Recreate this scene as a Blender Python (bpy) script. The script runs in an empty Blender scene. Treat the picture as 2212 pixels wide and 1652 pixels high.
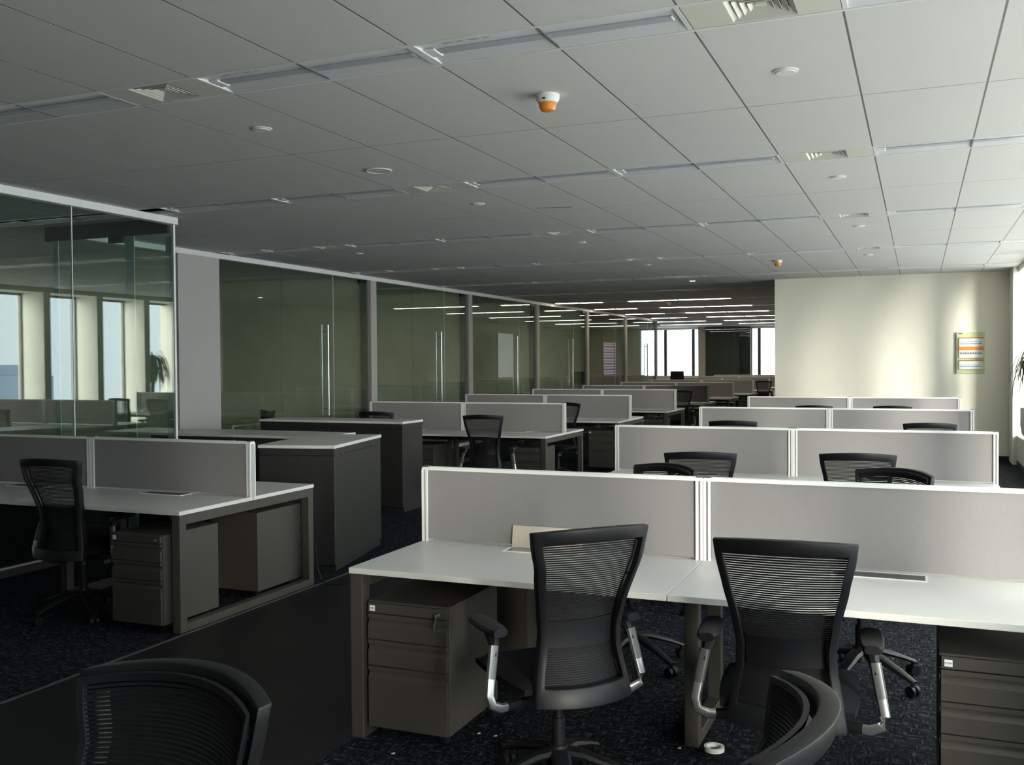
import bpy, bmesh, math, random
from mathutils import Vector, Matrix

# ------------------------------------------------------------------ camera, world, sun, exposure
sc = bpy.context.scene
COL = sc.collection
F_PX, YAW, PITCH, ROLL, EYE = 2116.2, 0.3935, -0.0208, -0.0071, 1.625
fwd = Vector((-math.sin(YAW)*math.cos(PITCH), math.cos(YAW)*math.cos(PITCH), math.sin(PITCH)))
r0 = Vector((math.cos(YAW), math.sin(YAW), 0)); u0 = r0.cross(fwd)
rgt = r0*math.cos(ROLL)+u0*math.sin(ROLL); upv = -r0*math.sin(ROLL)+u0*math.cos(ROLL)
cd = bpy.data.cameras.new('camera'); cam = bpy.data.objects.new('camera', cd); COL.objects.link(cam)
cd.sensor_fit = 'HORIZONTAL'; cd.sensor_width = 36; cd.lens = F_PX/2212*36; cd.clip_start = .05; cd.clip_end = 3000
mw = Matrix((rgt, upv, -fwd)).transposed().to_4x4(); mw.translation = (0, 0, EYE); cam.matrix_world = mw
sc.camera = cam
sc.view_settings.view_transform = 'Standard'; sc.view_settings.look = 'None'
sc.view_settings.gamma = 1; sc.view_settings.use_curve_mapping = False
sc.view_settings.exposure = 0.0
sc.cycles.use_denoising = True
sc.cycles.max_bounces = 8; sc.cycles.diffuse_bounces = 5; sc.cycles.glossy_bounces = 4
sc.cycles.use_adaptive_sampling = True; sc.cycles.adaptive_threshold = .02
sc.cycles.transparent_max_bounces = 16; sc.cycles.sample_clamp_indirect = 6
sc.cycles.caustics_reflective = False; sc.cycles.caustics_refractive = False

SKY = 7.4
world = bpy.data.worlds.new('sky'); sc.world = world; world.use_nodes = True
nt = world.node_tree; nt.nodes.clear()
tc = nt.nodes.new('ShaderNodeTexCoord'); sx = nt.nodes.new('ShaderNodeSeparateXYZ')
mr = nt.nodes.new('ShaderNodeMapRange'); mr.inputs[1].default_value = -.35; mr.inputs[2].default_value = .65
cr = nt.nodes.new('ShaderNodeValToRGB')
bg = nt.nodes.new('ShaderNodeBackground'); ow = nt.nodes.new('ShaderNodeOutputWorld')
nt.links.new(tc.outputs['Generated'], sx.inputs[0]); nt.links.new(sx.outputs['Z'], mr.inputs[0])
nt.links.new(mr.outputs[0], cr.inputs[0]); nt.links.new(cr.outputs[0], bg.inputs[0]); nt.links.new(bg.outputs[0], ow.inputs[0])
e = cr.color_ramp.elements
for q, (pos, col) in enumerate(((0, (.60, .63, .66)), (.30, (.36, .46, .60)), (.37, (.39, .52, .72)), (.65, (.90, .98, 1.08)), (1, (1.10, 1.22, 1.36)))):
    el_ = e[0] if q == 0 else e[1] if q == 4 else e.new(pos)
    el_.position = pos; el_.color = (*col, 1)      # hazy city below, dim band at the horizon, bright veil above
bg.inputs[1].default_value = SKY

sd = bpy.data.lights.new('sun', 'SUN'); sd.energy = 58; sd.angle = math.radians(40); sd.color = (1, .93, .80)
sun = bpy.data.objects.new('sun', sd); COL.objects.link(sun)
sun.rotation_euler = Vector((-.47, 1, -.22)).to_track_quat('-Z', 'Y').to_euler()
def portal(name, loc, rot, sx_, sy_):
    # window portals emit nothing; they only steer sky sampling through the real windows
    d = bpy.data.lights.new(name, 'AREA'); d.shape = 'RECTANGLE'; d.size = sx_; d.size_y = sy_; d.cycles.is_portal = True
    o = bpy.data.objects.new(name, d); COL.objects.link(o); o.location = loc; o.rotation_euler = rot
portal('window_portal', (2.06, 7.7, 1.7), (0, math.pi/2, 0), 2.6, 18.8)
portal('window_portal', (-7.6, 41.0, 2.0), (-math.pi/2, 0, 0), 6, 2.1)

ZC = 3.022; R = math.radians

# ------------------------------------------------------------------ materials
MATS = {}
def node_mat(name, base, rough=.6, metal=0., noise=None, bump=None, spec=.4, emit=None):
    """noise=(scale, amount) colour speckle, bump=(scale, strength)"""
    m = bpy.data.materials.new(name); m.use_nodes = True; t = m.node_tree; b = t.nodes['Principled BSDF']
    b.inputs['Base Color'].default_value = (*base, 1); b.inputs['Roughness'].default_value = rough
    b.inputs['Metallic'].default_value = metal; b.inputs['Specular IOR Level'].default_value = spec
    co = t.nodes.new('ShaderNodeTexCoord')
    if noise:
        nz = t.nodes.new('ShaderNodeTexNoise'); nz.inputs['Scale'].default_value = noise[0]; nz.inputs['Detail'].default_value = 3
        t.links.new(co.outputs['Object'], nz.inputs['Vector'])
        rp = t.nodes.new('ShaderNodeValToRGB'); a = noise[1]
        rp.color_ramp.elements[0].position = .3; rp.color_ramp.elements[1].position = .7
        rp.color_ramp.elements[0].color = (*[c*(1-a) for c in base], 1)
        rp.color_ramp.elements[1].color = (*[min(1, c*(1+a)) for c in base], 1)
        t.links.new(nz.outputs['Fac'], rp.inputs[0]); t.links.new(rp.outputs[0], b.inputs['Base Color'])
    if bump:
        bz = t.nodes.new('ShaderNodeTexNoise'); bz.inputs['Scale'].default_value = bump[0]
        t.links.new(co.outputs['Object'], bz.inputs['Vector'])
        bn = t.nodes.new('ShaderNodeBump'); bn.inputs['Strength'].default_value = bump[1]; bn.inputs['Distance'].default_value = .002
        t.links.new(bz.outputs['Fac'], bn.inputs['Height']); t.links.new(bn.outputs[0], b.inputs['Normal'])
    if emit:
        b.inputs['Emission Color'].default_value = (*emit[0], 1); b.inputs['Emission Strength'].default_value = emit[1]
    MATS[name] = m; return m
node_mat('ceiling_tile', (.62, .625, .605), .9, noise=(260, .05), bump=(180, .25), spec=.1)
node_mat('ceiling_grid', (.12, .12, .12), .6)
node_mat('painted_steel', (.74, .75, .75), .35)
node_mat('lamp_channel', (.45, .48, .52), .3)
node_mat('lamp_lit', (.9, .9, .85), .5, emit=((1, .90, .74), 14.0))
node_mat('vent_cream', (.66, .65, .58), .45)
node_mat('cream_wall', (.86, .84, .74), .75, noise=(60, .02), bump=(90, .2), spec=.2)
node_mat('grey_wall', (.47, .455, .435), .75, noise=(40, .03), spec=.2)
node_mat('room_wall', (.66, .63, .50), .8, noise=(3, .06), spec=.2)
node_mat('white_reveal', (.84, .82, .74), .7, spec=.2)
node_mat('desk_laminate', (.66, .65, .62), .33, noise=(300, .015), bump=(400, .05))
node_mat('taupe_steel', (.050, .046, .039), .5, noise=(120, .04), bump=(500, .08))
node_mat('cabinet_steel', (.023, .023, .022), .5, noise=(120, .04), bump=(500, .08))
node_mat('screen_fabric', (.268, .254, .258), .95, noise=(420, .13), bump=(600, .4), spec=.05)
node_mat('aluminium', (.84, .84, .82), .4)
node_mat('grey_metal', (.12, .12, .125), .35, metal=.5)
node_mat('polished_metal', (.50, .50, .50), .28, metal=.9)
node_mat('black_plastic', (.008, .008, .0095), .45, spec=.25)
node_mat('black_mesh', (.008, .008, .009), .7, spec=.2)
node_mat('black_fabric', (.010, .010, .012), .95, noise=(300, .3), spec=.1)
node_mat('grey_trim', (.40, .40, .39), .5)
node_mat('black_skirting', (.02, .02, .022), .5)
node_mat('orange_plastic', (.74, .25, .03), .4)
node_mat('white_plastic', (.78, .78, .74), .4)
node_mat('pale_green_board', (.56, .63, .38), .5)
node_mat('brown_board', (.42, .17, .03), .5)
node_mat('white_paper', (.80, .82, .84), .7)
node_mat('blue_print', (.16, .28, .60), .7)
node_mat('dark_print', (.10, .10, .13), .7)
node_mat('red_board', (.42, .02, .015), .6)
node_mat('leaf_green', (.075, .085, .035), .5, noise=(14, .35))
node_mat('plant_stem', (.10, .08, .05), .8)
node_mat('soil', (.03, .022, .016), .95)
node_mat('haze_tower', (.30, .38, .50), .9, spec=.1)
node_mat('wood_edge_cream', (.62, .55, .46), .5)
node_mat('frosted_strip', (.50, .60, .58), .5)
node_mat('ledge_bounce_dark', (.24, .24, .235), .5, noise=(25, .1))  # grey chosen for an invented ledge, to cut light bounced onto the ceiling
node_mat('post_shadow_grey', (.15, .155, .14), .6)  # shade along the post edges put into the colour
node_mat('pale_notice', (.70, .78, .76), .7, noise=(30, .12))
node_mat('slot_dark', (.03, .03, .03), .6)

def carpet_mat():
    m = bpy.data.materials.new('carpet'); m.use_nodes = True; t = m.node_tree; b = t.nodes['Principled BSDF']
    b.inputs['Roughness'].default_value = .97; b.inputs['Specular IOR Level'].default_value = .05
    co = t.nodes.new('ShaderNodeTexCoord')
    def streak(sx_, sy_):
        mp = t.nodes.new('ShaderNodeMapping'); mp.inputs['Scale'].default_value = (sx_, sy_, 1)
        t.links.new(co.outputs['Object'], mp.inputs[0])
        nz = t.nodes.new('ShaderNodeTexNoise'); nz.inputs['Scale'].default_value = 1; nz.inputs['Detail'].default_value = 2
        t.links.new(mp.outputs[0], nz.inputs['Vector']); return nz
    a = streak(90, 17); c = streak(17, 90)
    ck = t.nodes.new('ShaderNodeTexNoise'); ck.inputs['Scale'].default_value = 22
    t.links.new(co.outputs['Object'], ck.inputs['Vector'])
    th = t.nodes.new('ShaderNodeMath'); th.operation = 'GREATER_THAN'; th.inputs[1].default_value = .5
    t.links.new(ck.outputs['Fac'], th.inputs[0])
    mx = t.nodes.new('ShaderNodeMix'); mx.data_type = 'FLOAT'
    t.links.new(th.outputs[0], mx.inputs[0]); t.links.new(a.outputs['Fac'], mx.inputs[2]); t.links.new(c.outputs['Fac'], mx.inputs[3])
    rp = t.nodes.new('ShaderNodeValToRGB'); el = rp.color_ramp.elements
    el[0].position = .42; el[0].color = (.006, .0065, .009, 1); el[1].position = .72; el[1].color = (.085, .092, .110, 1)
    el.new(.55).color = (.016, .018, .024, 1)
    t.links.new(mx.outputs[0], rp.inputs[0]); t.links.new(rp.outputs[0], b.inputs['Base Color'])
    bn = t.nodes.new('ShaderNodeBump'); bn.inputs['Strength'].default_value = .6; bn.inputs['Distance'].default_value = .004
    t.links.new(mx.outputs[0], bn.inputs['Height']); t.links.new(bn.outputs[0], b.inputs['Normal'])
    MATS['carpet'] = m
carpet_mat()
def vinyl_mat():
    m = bpy.data.materials.new('aisle_vinyl'); m.use_nodes = True; t = m.node_tree; b = t.nodes['Principled BSDF']
    b.inputs['Roughness'].default_value = .55; b.inputs['Specular IOR Level'].default_value = .3
    co = t.nodes.new('ShaderNodeTexCoord')
    n1 = t.nodes.new('ShaderNodeTexNoise'); n1.inputs['Scale'].default_value = 2.2; n1.inputs['Detail'].default_value = 6; n1.inputs['Roughness'].default_value = .65
    t.links.new(co.outputs['Object'], n1.inputs['Vector'])
    mp = t.nodes.new('ShaderNodeMapping'); mp.inputs['Scale'].default_value = (3, 40, 1); mp.inputs['Rotation'].default_value = (0, 0, .7)
    t.links.new(co.outputs['Object'], mp.inputs[0])
    n2 = t.nodes.new('ShaderNodeTexNoise'); n2.inputs['Scale'].default_value = 1.2; n2.inputs['Detail'].default_value = 5
    t.links.new(mp.outputs[0], n2.inputs['Vector'])
    r1 = t.nodes.new('ShaderNodeValToRGB'); r1.color_ramp.elements[0].position = .35; r1.color_ramp.elements[0].color = (.0045, .0047, .0045, 1)
    r1.color_ramp.elements[1].position = .75; r1.color_ramp.elements[1].color = (.014, .0145, .014, 1)
    t.links.new(n1.outputs['Fac'], r1.inputs[0])
    r2 = t.nodes.new('ShaderNodeValToRGB'); r2.color_ramp.elements[0].position = .66; r2.color_ramp.elements[0].color = (0, 0, 0, 1)
    r2.color_ramp.elements[1].position = .80; r2.color_ramp.elements[1].color = (.045, .045, .045, 1)
    t.links.new(n2.outputs['Fac'], r2.inputs[0])
    mx = t.nodes.new('ShaderNodeMix'); mx.data_type = 'RGBA'; mx.blend_type = 'ADD'; mx.inputs[0].default_value = 1
    t.links.new(r1.outputs[0], mx.inputs[6]); t.links.new(r2.outputs[0], mx.inputs[7]); t.links.new(mx.outputs[2], b.inputs['Base Color'])
    MATS['aisle_vinyl'] = m
vinyl_mat()
def glass_mat(name, tint, f0):
    m = bpy.data.materials.new(name); m.use_nodes = True; t = m.node_tree; t.nodes.clear()
    g = t.nodes.new('ShaderNodeNewGeometry'); dt = t.nodes.new('ShaderNodeVectorMath'); dt.operation = 'DOT_PRODUCT'
    t.links.new(g.outputs['Normal'], dt.inputs[0]); t.links.new(g.outputs['Incoming'], dt.inputs[1])
    def M(op, a, b_):
        q = t.nodes.new('ShaderNodeMath'); q.operation = op
        for i, v in enumerate((a, b_)):
            if v is None: continue
            if isinstance(v, (int, float)): q.inputs[i].default_value = v
            else: t.links.new(v, q.inputs[i])
        return q.outputs[0]
    c = M('ABSOLUTE', dt.outputs['Value'], None); p = M('POWER', M('SUBTRACT', 1.0, c), 5.0)
    fr = M('ADD', M('MULTIPLY', p, 1-f0), f0)
    tr = t.nodes.new('ShaderNodeBsdfTransparent'); tr.inputs[0].default_value = (*tint, 1)
    gl = t.nodes.new('ShaderNodeBsdfGlossy'); gl.inputs['Roughness'].default_value = 0.0; gl.inputs[0].default_value = (.96, 1, .99, 1)
    mx = t.nodes.new('ShaderNodeMixShader'); o = t.nodes.new('ShaderNodeOutputMaterial')
    t.links.new(fr, mx.inputs[0]); t.links.new(tr.outputs[0], mx.inputs[1]); t.links.new(gl.outputs[0], mx.inputs[2]); t.links.new(mx.outputs[0], o.inputs[0])
    MATS[name] = m
glass_mat('partition_glass', (.86, .92, .89), .062)
glass_mat('window_glass', (.96, .985, .98), .035)
glass_mat('dark_glass', (.45, .52, .53), .06)
def stripe_mat():
    m = bpy.data.materials.new('striped_print'); m.use_nodes = True; t = m.node_tree; b = t.nodes['Principled BSDF']
    co = t.nodes.new('ShaderNodeTexCoord'); s = t.nodes.new('ShaderNodeSeparateXYZ'); t.links.new(co.outputs['Object'], s.inputs[0])
    f = t.nodes.new('ShaderNodeMath'); f.operation = 'MULTIPLY'; f.inputs[1].default_value = 6.2; t.links.new(s.outputs['Z'], f.inputs[0])
    fr = t.nodes.new('ShaderNodeMath'); fr.operation = 'FRACT'; t.links.new(f.outputs[0], fr.inputs[0])
    rp = t.nodes.new('ShaderNodeValToRGB'); rp.color_ramp.interpolation = 'CONSTANT'; el = rp.color_ramp.elements
    el[0].position = 0; el[0].color = (.70, .30, .34, 1); el[1].position = .3; el[1].color = (.80, .84, .92, 1)
    el.new(.5).color = (.14, .26, .60, 1); el.new(.8).color = (.80, .84, .92, 1)
    t.links.new(fr.outputs[0], rp.inputs[0]); t.links.new(rp.outputs[0], b.inputs['Base Color']); MATS['striped_print'] = m
stripe_mat()

# ------------------------------------------------------------------ geometry helpers
class MB:
    def __init__(s): s.v = []; s.f = []
    def add(s, verts, faces):
        k = len(s.v); s.v += [tuple(v) for v in verts]; s.f += [tuple(i+k for i in f) for f in faces]; return s
    def box(s, x0, x1, y0, y1, z0, z1):
        return s.add([(x0,y0,z0),(x1,y0,z0),(x1,y1,z0),(x0,y1,z0),(x0,y0,z1),(x1,y0,z1),(x1,y1,z1),(x0,y1,z1)],
            [(0,3,2,1),(4,5,6,7),(0,1,5,4),(1,2,6,5),(2,3,7,6),(3,0,4,7)])
    def cyl(s, x, y, z0, z1, r_, r1=None, n=16):
        r1 = r_ if r1 is None else r1
        a = [(x+r_*math.cos(2*math.pi*i/n), y+r_*math.sin(2*math.pi*i/n), z0) for i in range(n)]
        b = [(x+r1*math.cos(2*math.pi*i/n), y+r1*math.sin(2*math.pi*i/n), z1) for i in range(n)]
        return s.add(a+b, [tuple(range(n-1,-1,-1)), tuple(range(n,2*n))]+[(i,(i+1)%n,n+(i+1)%n,n+i) for i in range(n)])
    def lathe(s, prof, n=20, x=0, y=0):
        vs = []
        for (r_, z) in prof: vs += [(x+r_*math.cos(2*math.pi*i/n), y+r_*math.sin(2*math.pi*i/n), z) for i in range(n)]
        fs = []
        for j in range(len(prof)-1):
            for i in range(n): fs.append((j*n+i, j*n+(i+1)%n, (j+1)*n+(i+1)%n, (j+1)*n+i))
        fs.append(tuple(range(n-1,-1,-1))); fs.append(tuple((len(prof)-1)*n+i for i in range(n)))
        return s.add(vs, fs)
    def tube(s, path, rad, n=8, flat=1.0, up=(0,0,1)):
        """swept ellipse along a polyline; rad may be a list; flat scales along 'up'"""
        P = [Vector(p) for p in path]; rr = rad if isinstance(rad, (list, tuple)) else [rad]*len(P)
        vs = []
        for i, p in enumerate(P):
            d = (P[min(i+1, len(P)-1)]-P[max(i-1, 0)]).normalized(); u = Vector(up)
            if abs(d.dot(u)) > .95: u = Vector((1,0,0))
            a = d.cross(u).normalized(); b = a.cross(d).normalized()
            for k in range(n):
                t = 2*math.pi*k/n; vs.append(p+a*math.cos(t)*rr[i]+b*math.sin(t)*rr[i]*flat)
        fs = [(j*n+k, j*n+(k+1)%n, (j+1)*n+(k+1)%n, (j+1)*n+k) for j in range(len(P)-1) for k in range(n)]
        fs += [tuple(range(n-1,-1,-1)), tuple((len(P)-1)*n+k for k in range(n))]
        return s.add(vs, fs)
    def prism(s, prof, x0, x1):
        """closed (y,z) profile extruded along x"""
        n = len(prof); vs = [(x0, y, z) for y, z in prof]+[(x1, y, z) for y, z in prof]
        return s.add(vs, [tuple(range(n)), tuple(range(2*n-1, n-1, -1))]+[(i, n+i, n+(i+1)%n, (i+1)%n) for i in range(n)])
    def mesh(s, name, mat, bevel=0, smooth=False, seg=1):
        me = bpy.data.meshes.new(name); me.from_pydata(s.v, [], s.f)
        bm = bmesh.new(); bm.from_mesh(me); bmesh.ops.recalc_face_normals(bm, faces=bm.faces)
        if bevel: bmesh.ops.bevel(bm, geom=[e_ for e_ in bm.edges if e_.calc_face_angle(0) > .6], offset=bevel, segments=seg, affect='EDGES', profile=.5)
        for f in bm.faces: f.smooth = smooth
        bm.to_mesh(me); bm.free()
        if smooth:
            try: me.set_sharp_from_angle(angle=R(38))
            except Exception: pass
        me.materials.append(MATS[mat]); return me
def link(name, data, parent=None, loc=(0,0,0), rotz=0, label=None):
    o = bpy.data.objects.new(name, data); COL.objects.link(o); o.location = loc; o.rotation_euler = (0, 0, rotz)
    if parent: o.parent = parent
    if label: o['label'] = label
    return o
def tag(o, label, cat, group=None):
    o['label'] = label; o['category'] = cat
    if group: o['group'] = group
    return o
def struct(name, data=None, label=None):
    o = link(name, data); o['kind'] = 'structure'
    if label: o['label'] = label
    return o
def spawn(name, label, cat, parts, loc, rotz=0, group=None):
    """parts: (name, mesh, offset, subparts, label)"""
    t = link(name, None, loc=loc, rotz=rotz); tag(t, label, cat, group)
    put(parts, t); return t
def put(parts, t):
    for p in parts:
        o = link(p[0], p[1], t, p[2] if len(p) > 2 and p[2] else (0,0,0), 0, p[4] if len(p) > 4 else None)
        for q in (p[3] if len(p) > 3 and p[3] else ()):
            link(q[0], q[1], o, q[2] if len(q) > 2 and q[2] else (0,0,0))
def text_mesh(txt, size, mat, rot):
    cu = bpy.data.curves.new('lettering', 'FONT'); cu.body = txt; cu.size = size; cu.align_x = 'CENTER'; cu.align_y = 'CENTER'; cu.extrude = .0004
    o = bpy.data.objects.new('lettering', cu); COL.objects.link(o)
    me = bpy.data.meshes.new_from_object(o.evaluated_get(bpy.context.evaluated_depsgraph_get()))
    bpy.data.objects.remove(o); bpy.data.curves.remove(cu)
    me.transform(rot); me.materials.clear(); me.materials.append(MATS[mat]); me.name = 'lettering'; return me
ORD = ['first','second','third','fourth','fifth','sixth','seventh','eighth','ninth','tenth','eleventh','twelfth']

# ------------------------------------------------------------------ floor
struct('floor', MB().box(-14, 2.2, -7.2, 41.4, -.12, -.006).mesh('floor', 'carpet'), 'dark navy flecked carpet')
AIL, AIR = -4.07, -2.26
fa = struct('floor_aisle', MB().box(AIL, AIR, -7, 41, -.006, .002).mesh('floor_aisle', 'aisle_vinyl'), 'dark grey dusty aisle between the desk rows')
struct('floor_carpet_right', MB().box(AIR, 1.4, -7, 17.38, -.006, .001).mesh('floor_carpet_right', 'carpet'), 'dark navy flecked carpet under the right desks')
struct('floor_carpet_left', MB().box(-12.9, AIL, -7, 41, -.006, .001).mesh('floor_carpet_left', 'carpet'), 'dark navy flecked carpet under the left desks')
struct('trim_1', MB().box(AIL-.012, AIL+.006, -7, 41, 0, .006).mesh('trim_1', 'grey_metal'), 'thin metal strip between carpet and aisle')

# ------------------------------------------------------------------ ceiling
ceil = struct('ceiling', None, 'white suspended tile ceiling')
S0, SP, SW = 4.0, 3.04, .31            # first strip centre, strip period, strip width
CX = -.881; TM = .60                   # a tile joint, tile width
XR = 1.95
link('grid_sheet', MB().box(-13, 2.1, -7.2, 41.2, ZC+.075, ZC+.16).mesh('grid_sheet', 'ceiling_grid'), ceil)
TL = (SP-SW)/2
GX, GY = .010, .008
tile_me = MB().box(GX/2, TM-GX/2, GY/2, TL-GY/2, 0, .02).mesh('tile', 'ceiling_tile')
cols = [CX+TM*i for i in range(-20, 5)]
rest = MB(); ntile = 0
cand = []
for k in range(-3, 13):
    for h in (0, 1):
        y0 = S0+k*SP+SW/2+h*TL
        for x0 in cols:
            if x0 < -13 or y0 > 41: continue
            if y0 > 17.3 and x0 > -2.3: continue
            cand.append((x0, y0))
def in_view(x0, y0):
    p = Vector((x0+.3, y0+.7, ZC))-Vector((0, 0, EYE)); z = p.dot(fwd)
    if z < .5: return False
    return abs(p.dot(rgt)/z) < .62 and p.dot(upv)/z < .55
vis = sorted([c for c in cand if in_view(*c) and (c[0] > -8.4)], key=lambda c: c[0]**2+c[1]**2)
near = set(vis[:290])
for c in cand:
    if c in near: link('tile', tile_me, ceil, (c[0], c[1], ZC))
    else: rest.box(c[0]+GX/2, c[0]+TM-GX/2, c[1]+GY/2, c[1]+TL-GY/2, ZC, ZC+.02)
o = link('tile_field', rest.mesh('tile_field', 'ceiling_tile'), ceil); o['kind'] = 'stuff'
# T-bars of the tile joints (dark shadow gap with a pale web) running away from the camera
tb = MB()
for x0 in cols:
    if x0 > -8.3: tb.box(x0-.005, x0+.005, -7, 41, ZC+.0005, ZC+.006)
for k in range(-3, 13): tb.box(-8.3, 1.4, S0+k*SP+SW/2+TL-.004, S0+k*SP+SW/2+TL+.004, ZC+.0007, ZC+.006)
link('grid_bar', tb.mesh('grid_bar', 'ceiling_grid'), ceil)
# pale rails either side of each strip and blanks where no fitting is
rail = MB()
for k in range(-3, 13):
    y = S0+k*SP
    for s in (-1, 1): rail.box(-12.9, 2.0, y+s*(SW/2)-.010, y+s*(SW/2)+.010, ZC-.002, ZC+.03)
link('strip_rail', rail.mesh('strip_rail', 'painted_steel'), ceil)

def light_parts(L, lit):
    h = SW/2-.012; d = .014; c = .066
    m = MB()
    # folded trough: two sloping reflectors, roof, two end caps
    for s in (-1, 1):
        m.add([(0, s*h, 0), (L, s*h, 0), (L, s*c, d), (0, s*c, d), (0, s*h, .012), (L, s*h, .012), (L, s*c, d+.012), (0, s*c, d+.012)],
              [(0,1,2,3), (4,5,6,7), (0,1,5,4), (1,2,6,5), (2,3,7,6), (3,0,4,7)])
    m.box(0, L, -c, c, d, d+.01)
    hs = m.mesh('housing', 'painted_steel')
    ends = []
    for x0, x1 in ((0, .02), (L-.02, L)):
        ends.append(MB().box(x0, x1, -h, h, -.001, d).mesh('end_cap', 'painted_steel'))
    if lit:
        df = MB().box(.03, L-.03, -.075, .075, -.006, d-.002).mesh('diffuser', 'lamp_lit', bevel=.006)
        return [('housing', hs), ('end_cap', ends[0]), ('end_cap', ends[1]), ('diffuser', df)]
    ch = MB().box(.05, L-.05, -.030, .030, d-.007, d+.002).mesh('lamp_channel', 'lamp_channel', bevel=.004)
    br = MB().box(.022, .075, -.05, .05, d-.011, d-.0005).mesh('lamp_holder', 'white_plastic', bevel=.004)
    pts = [('housing', hs), ('end_cap', ends[0]), ('end_cap', ends[1]), ('lamp_channel', ch), ('lamp_holder', br)]
    if L > 1:
        for i, w in enumerate((.05, .035, .045, .03)):
            nt_ = MB().box(.14+i*.065, .14+i*.065+w, -.108, -.088, d*.36, d*.365)
            nt_.v = [(x, y, d*(h-abs(y))/(h-c)-.0015+(.0006 if z > d*.362 else 0)) for x, y, z in nt_.v]
            pts.append(('printed_notice', nt_.mesh('printed_notice', 'grey_trim')))
    return pts
LP = {(L, lit): light_parts(L, lit) for L in (1.2, .6) for lit in (False, True)}
def vent_parts():
    h = SW/2-.012; a = .128
    m = MB(); 
    m.box(.004, .3-a, -h, h, 0, .012); m.box(.3+a, .596, -h, h, 0, .012)
    m.box(.3-a, .3+a, -h, -a, 0, .012); m.box(.3-a, .3+a, a, h, 0, .012)
    fr = m.mesh('face_plate', 'vent_cream')
    th = MB().box(.3-a, .3+a, -a, a, .06, .068).mesh('throat', 'slot_dark')
    pts = [('face_plate', fr), ('throat', th)]
    for i, q in enumerate((a, a*.79, a*.58, a*.37)):
        l = MB(); q2 = q-.030
        z0, z1 = .001+i*.002, .026+i*.002
        for k in range(4):
            c0 = [(-q, -q), (q, -q), (q, q), (-q, q)]; c1 = [(-q2, -q2), (q2, -q2), (q2, q2), (-q2, q2)]
            A, B_ = c0[k], c0[(k+1) % 4]; C_, D_ = c1[(k+1) % 4], c1[k]
            l.add([(.3+A[0], A[1], z0), (.3+B_[0], B_[1], z0), (.3+C_[0], C_[1], z1), (.3+D_[0], D_[1], z1),
                   (.3+A[0], A[1], z0+.004), (.3+B_[0], B_[1], z0+.004), (.3+C_[0], C_[1], z1+.004), (.3+D_[0], D_[1], z1+.004)],
                  [(0,1,2,3), (7,6,5,4), (0,4,5,1), (2,6,7,3), (1,5,6,2), (3,7,4,0)])
        pts.append(('louvre_ring', l.mesh('louvre_ring', 'vent_cream')))
    q = a*.16
    pts.append(('core_plate', MB().box(.3-q, .3+q, -q, q, .012, .016).mesh('core_plate', 'vent_cream')))
    return pts
VP = vent_parts()
LIGHTS = [(.92, 1.2), (-.28, 1.2), (-2.08, 1.2), (-3.28, 1.2), (-5.08, 1.2), (-6.28, 1.2), (-7.48, .6), (-8.08, .6)]
VENTS = [-.88, -3.88, -6.88]
for k in range(-1, 12):
    y = S0+k*SP; lit = k >= 6
    who = ORD[k]+' ceiling strip from the camera' if k >= 0 else 'ceiling strip above the camera'
    Ls = []
    for x0, L in LIGHTS:
        if y > 17.4 and x0 > -4: continue
        if y < 7.5 and x0 < -6.4: continue
        Ls.append((x0-.001, L))
    if k >= 10: Ls = [(-9.28, 1.2), (-8.08, 1.2), (-6.28, 1.2), (-5.08, 1.2)]
    Ls.sort(reverse=True)
    for i, (x0, L) in enumerate(Ls):
        lb = ('lit' if lit else 'switched-off')+' recessed strip light, '+(ORD[i]+' from the right' if i else 'rightmost')+' in the '+who
        spawn('ceiling_light', lb, 'ceiling light', LP[(L, lit)], (x0, y, ZC), 0, 'recessed lights of the ceiling strips')
    for i, x0 in enumerate([v for v in VENTS if not (y > 17.4 and v > -3.5) and not (y < 7.5 and v < -6.4)]):
        side = {-.88: 'right', -3.88: 'middle', -6.88: 'left'}[x0]
        spawn('ceiling_vent', 'cream square-louvre air diffuser, '+side+' one in the '+who, 'air vent', VP, (x0, y, ZC), 0, 'air diffusers of the ceiling strips')
# discs, detectors, speaker, slot
disc = [('rim', MB().lathe([(.062, 0), (.062, -.004), (.050, -.007), (.0, -.007)]).mesh('rim', 'white_plastic', smooth=True)),
        ('cover_plate', MB().cyl(0, 0, -.011, -.006, .046, n=20).mesh('cover_plate', 'white_plastic', smooth=True))]
for (x, y), lb in {(-.596, 4.91): 'largest round white cover plate, right of the detector', (-3.609, 4.839): 'round cover plate left of the speaker, near the first strip',
    (-3.587, 7.892): 'round cover plate above the middle row, behind the second strip', (-.572, 7.901): 'round cover plate behind the second strip, above the right desks',
    (-.58, 10.884): 'round cover plate behind the third strip, above the right desks', (-3.651, 10.931): 'round cover plate behind the third strip, over the aisle',
    (-.62, 13.9): 'round cover plate behind the fourth strip, near the cream wall', (-3.642, 13.921): 'round cover plate behind the fourth strip, over the aisle',
    (-6.578, 10.793): 'round cover plate near the glass wall, behind the third strip'}.items():
    spawn('sprinkler_cover', lb, 'cover plate', disc, (x, y, ZC), 0, 'round cover plates in the ceiling tiles')
det = [('base', MB().lathe([(.062, .0), (.062, -.022), (.052, -.042), (.040, -.046), (0, -.046)]).mesh('base', 'white_plastic', smooth=True)),
       ('sensor_cap', MB().lathe([(.046, -.046), (.046, -.062), (.036, -.082), (.018, -.088), (0, -.088)]).mesh('sensor_cap', 'orange_plastic', smooth=True), None, None, 'orange sensor cap'),
       ('indicator', MB().box(-.008, .008, -.062, -.050, -.034, -.026).mesh('indicator', 'slot_dark'))]
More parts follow.
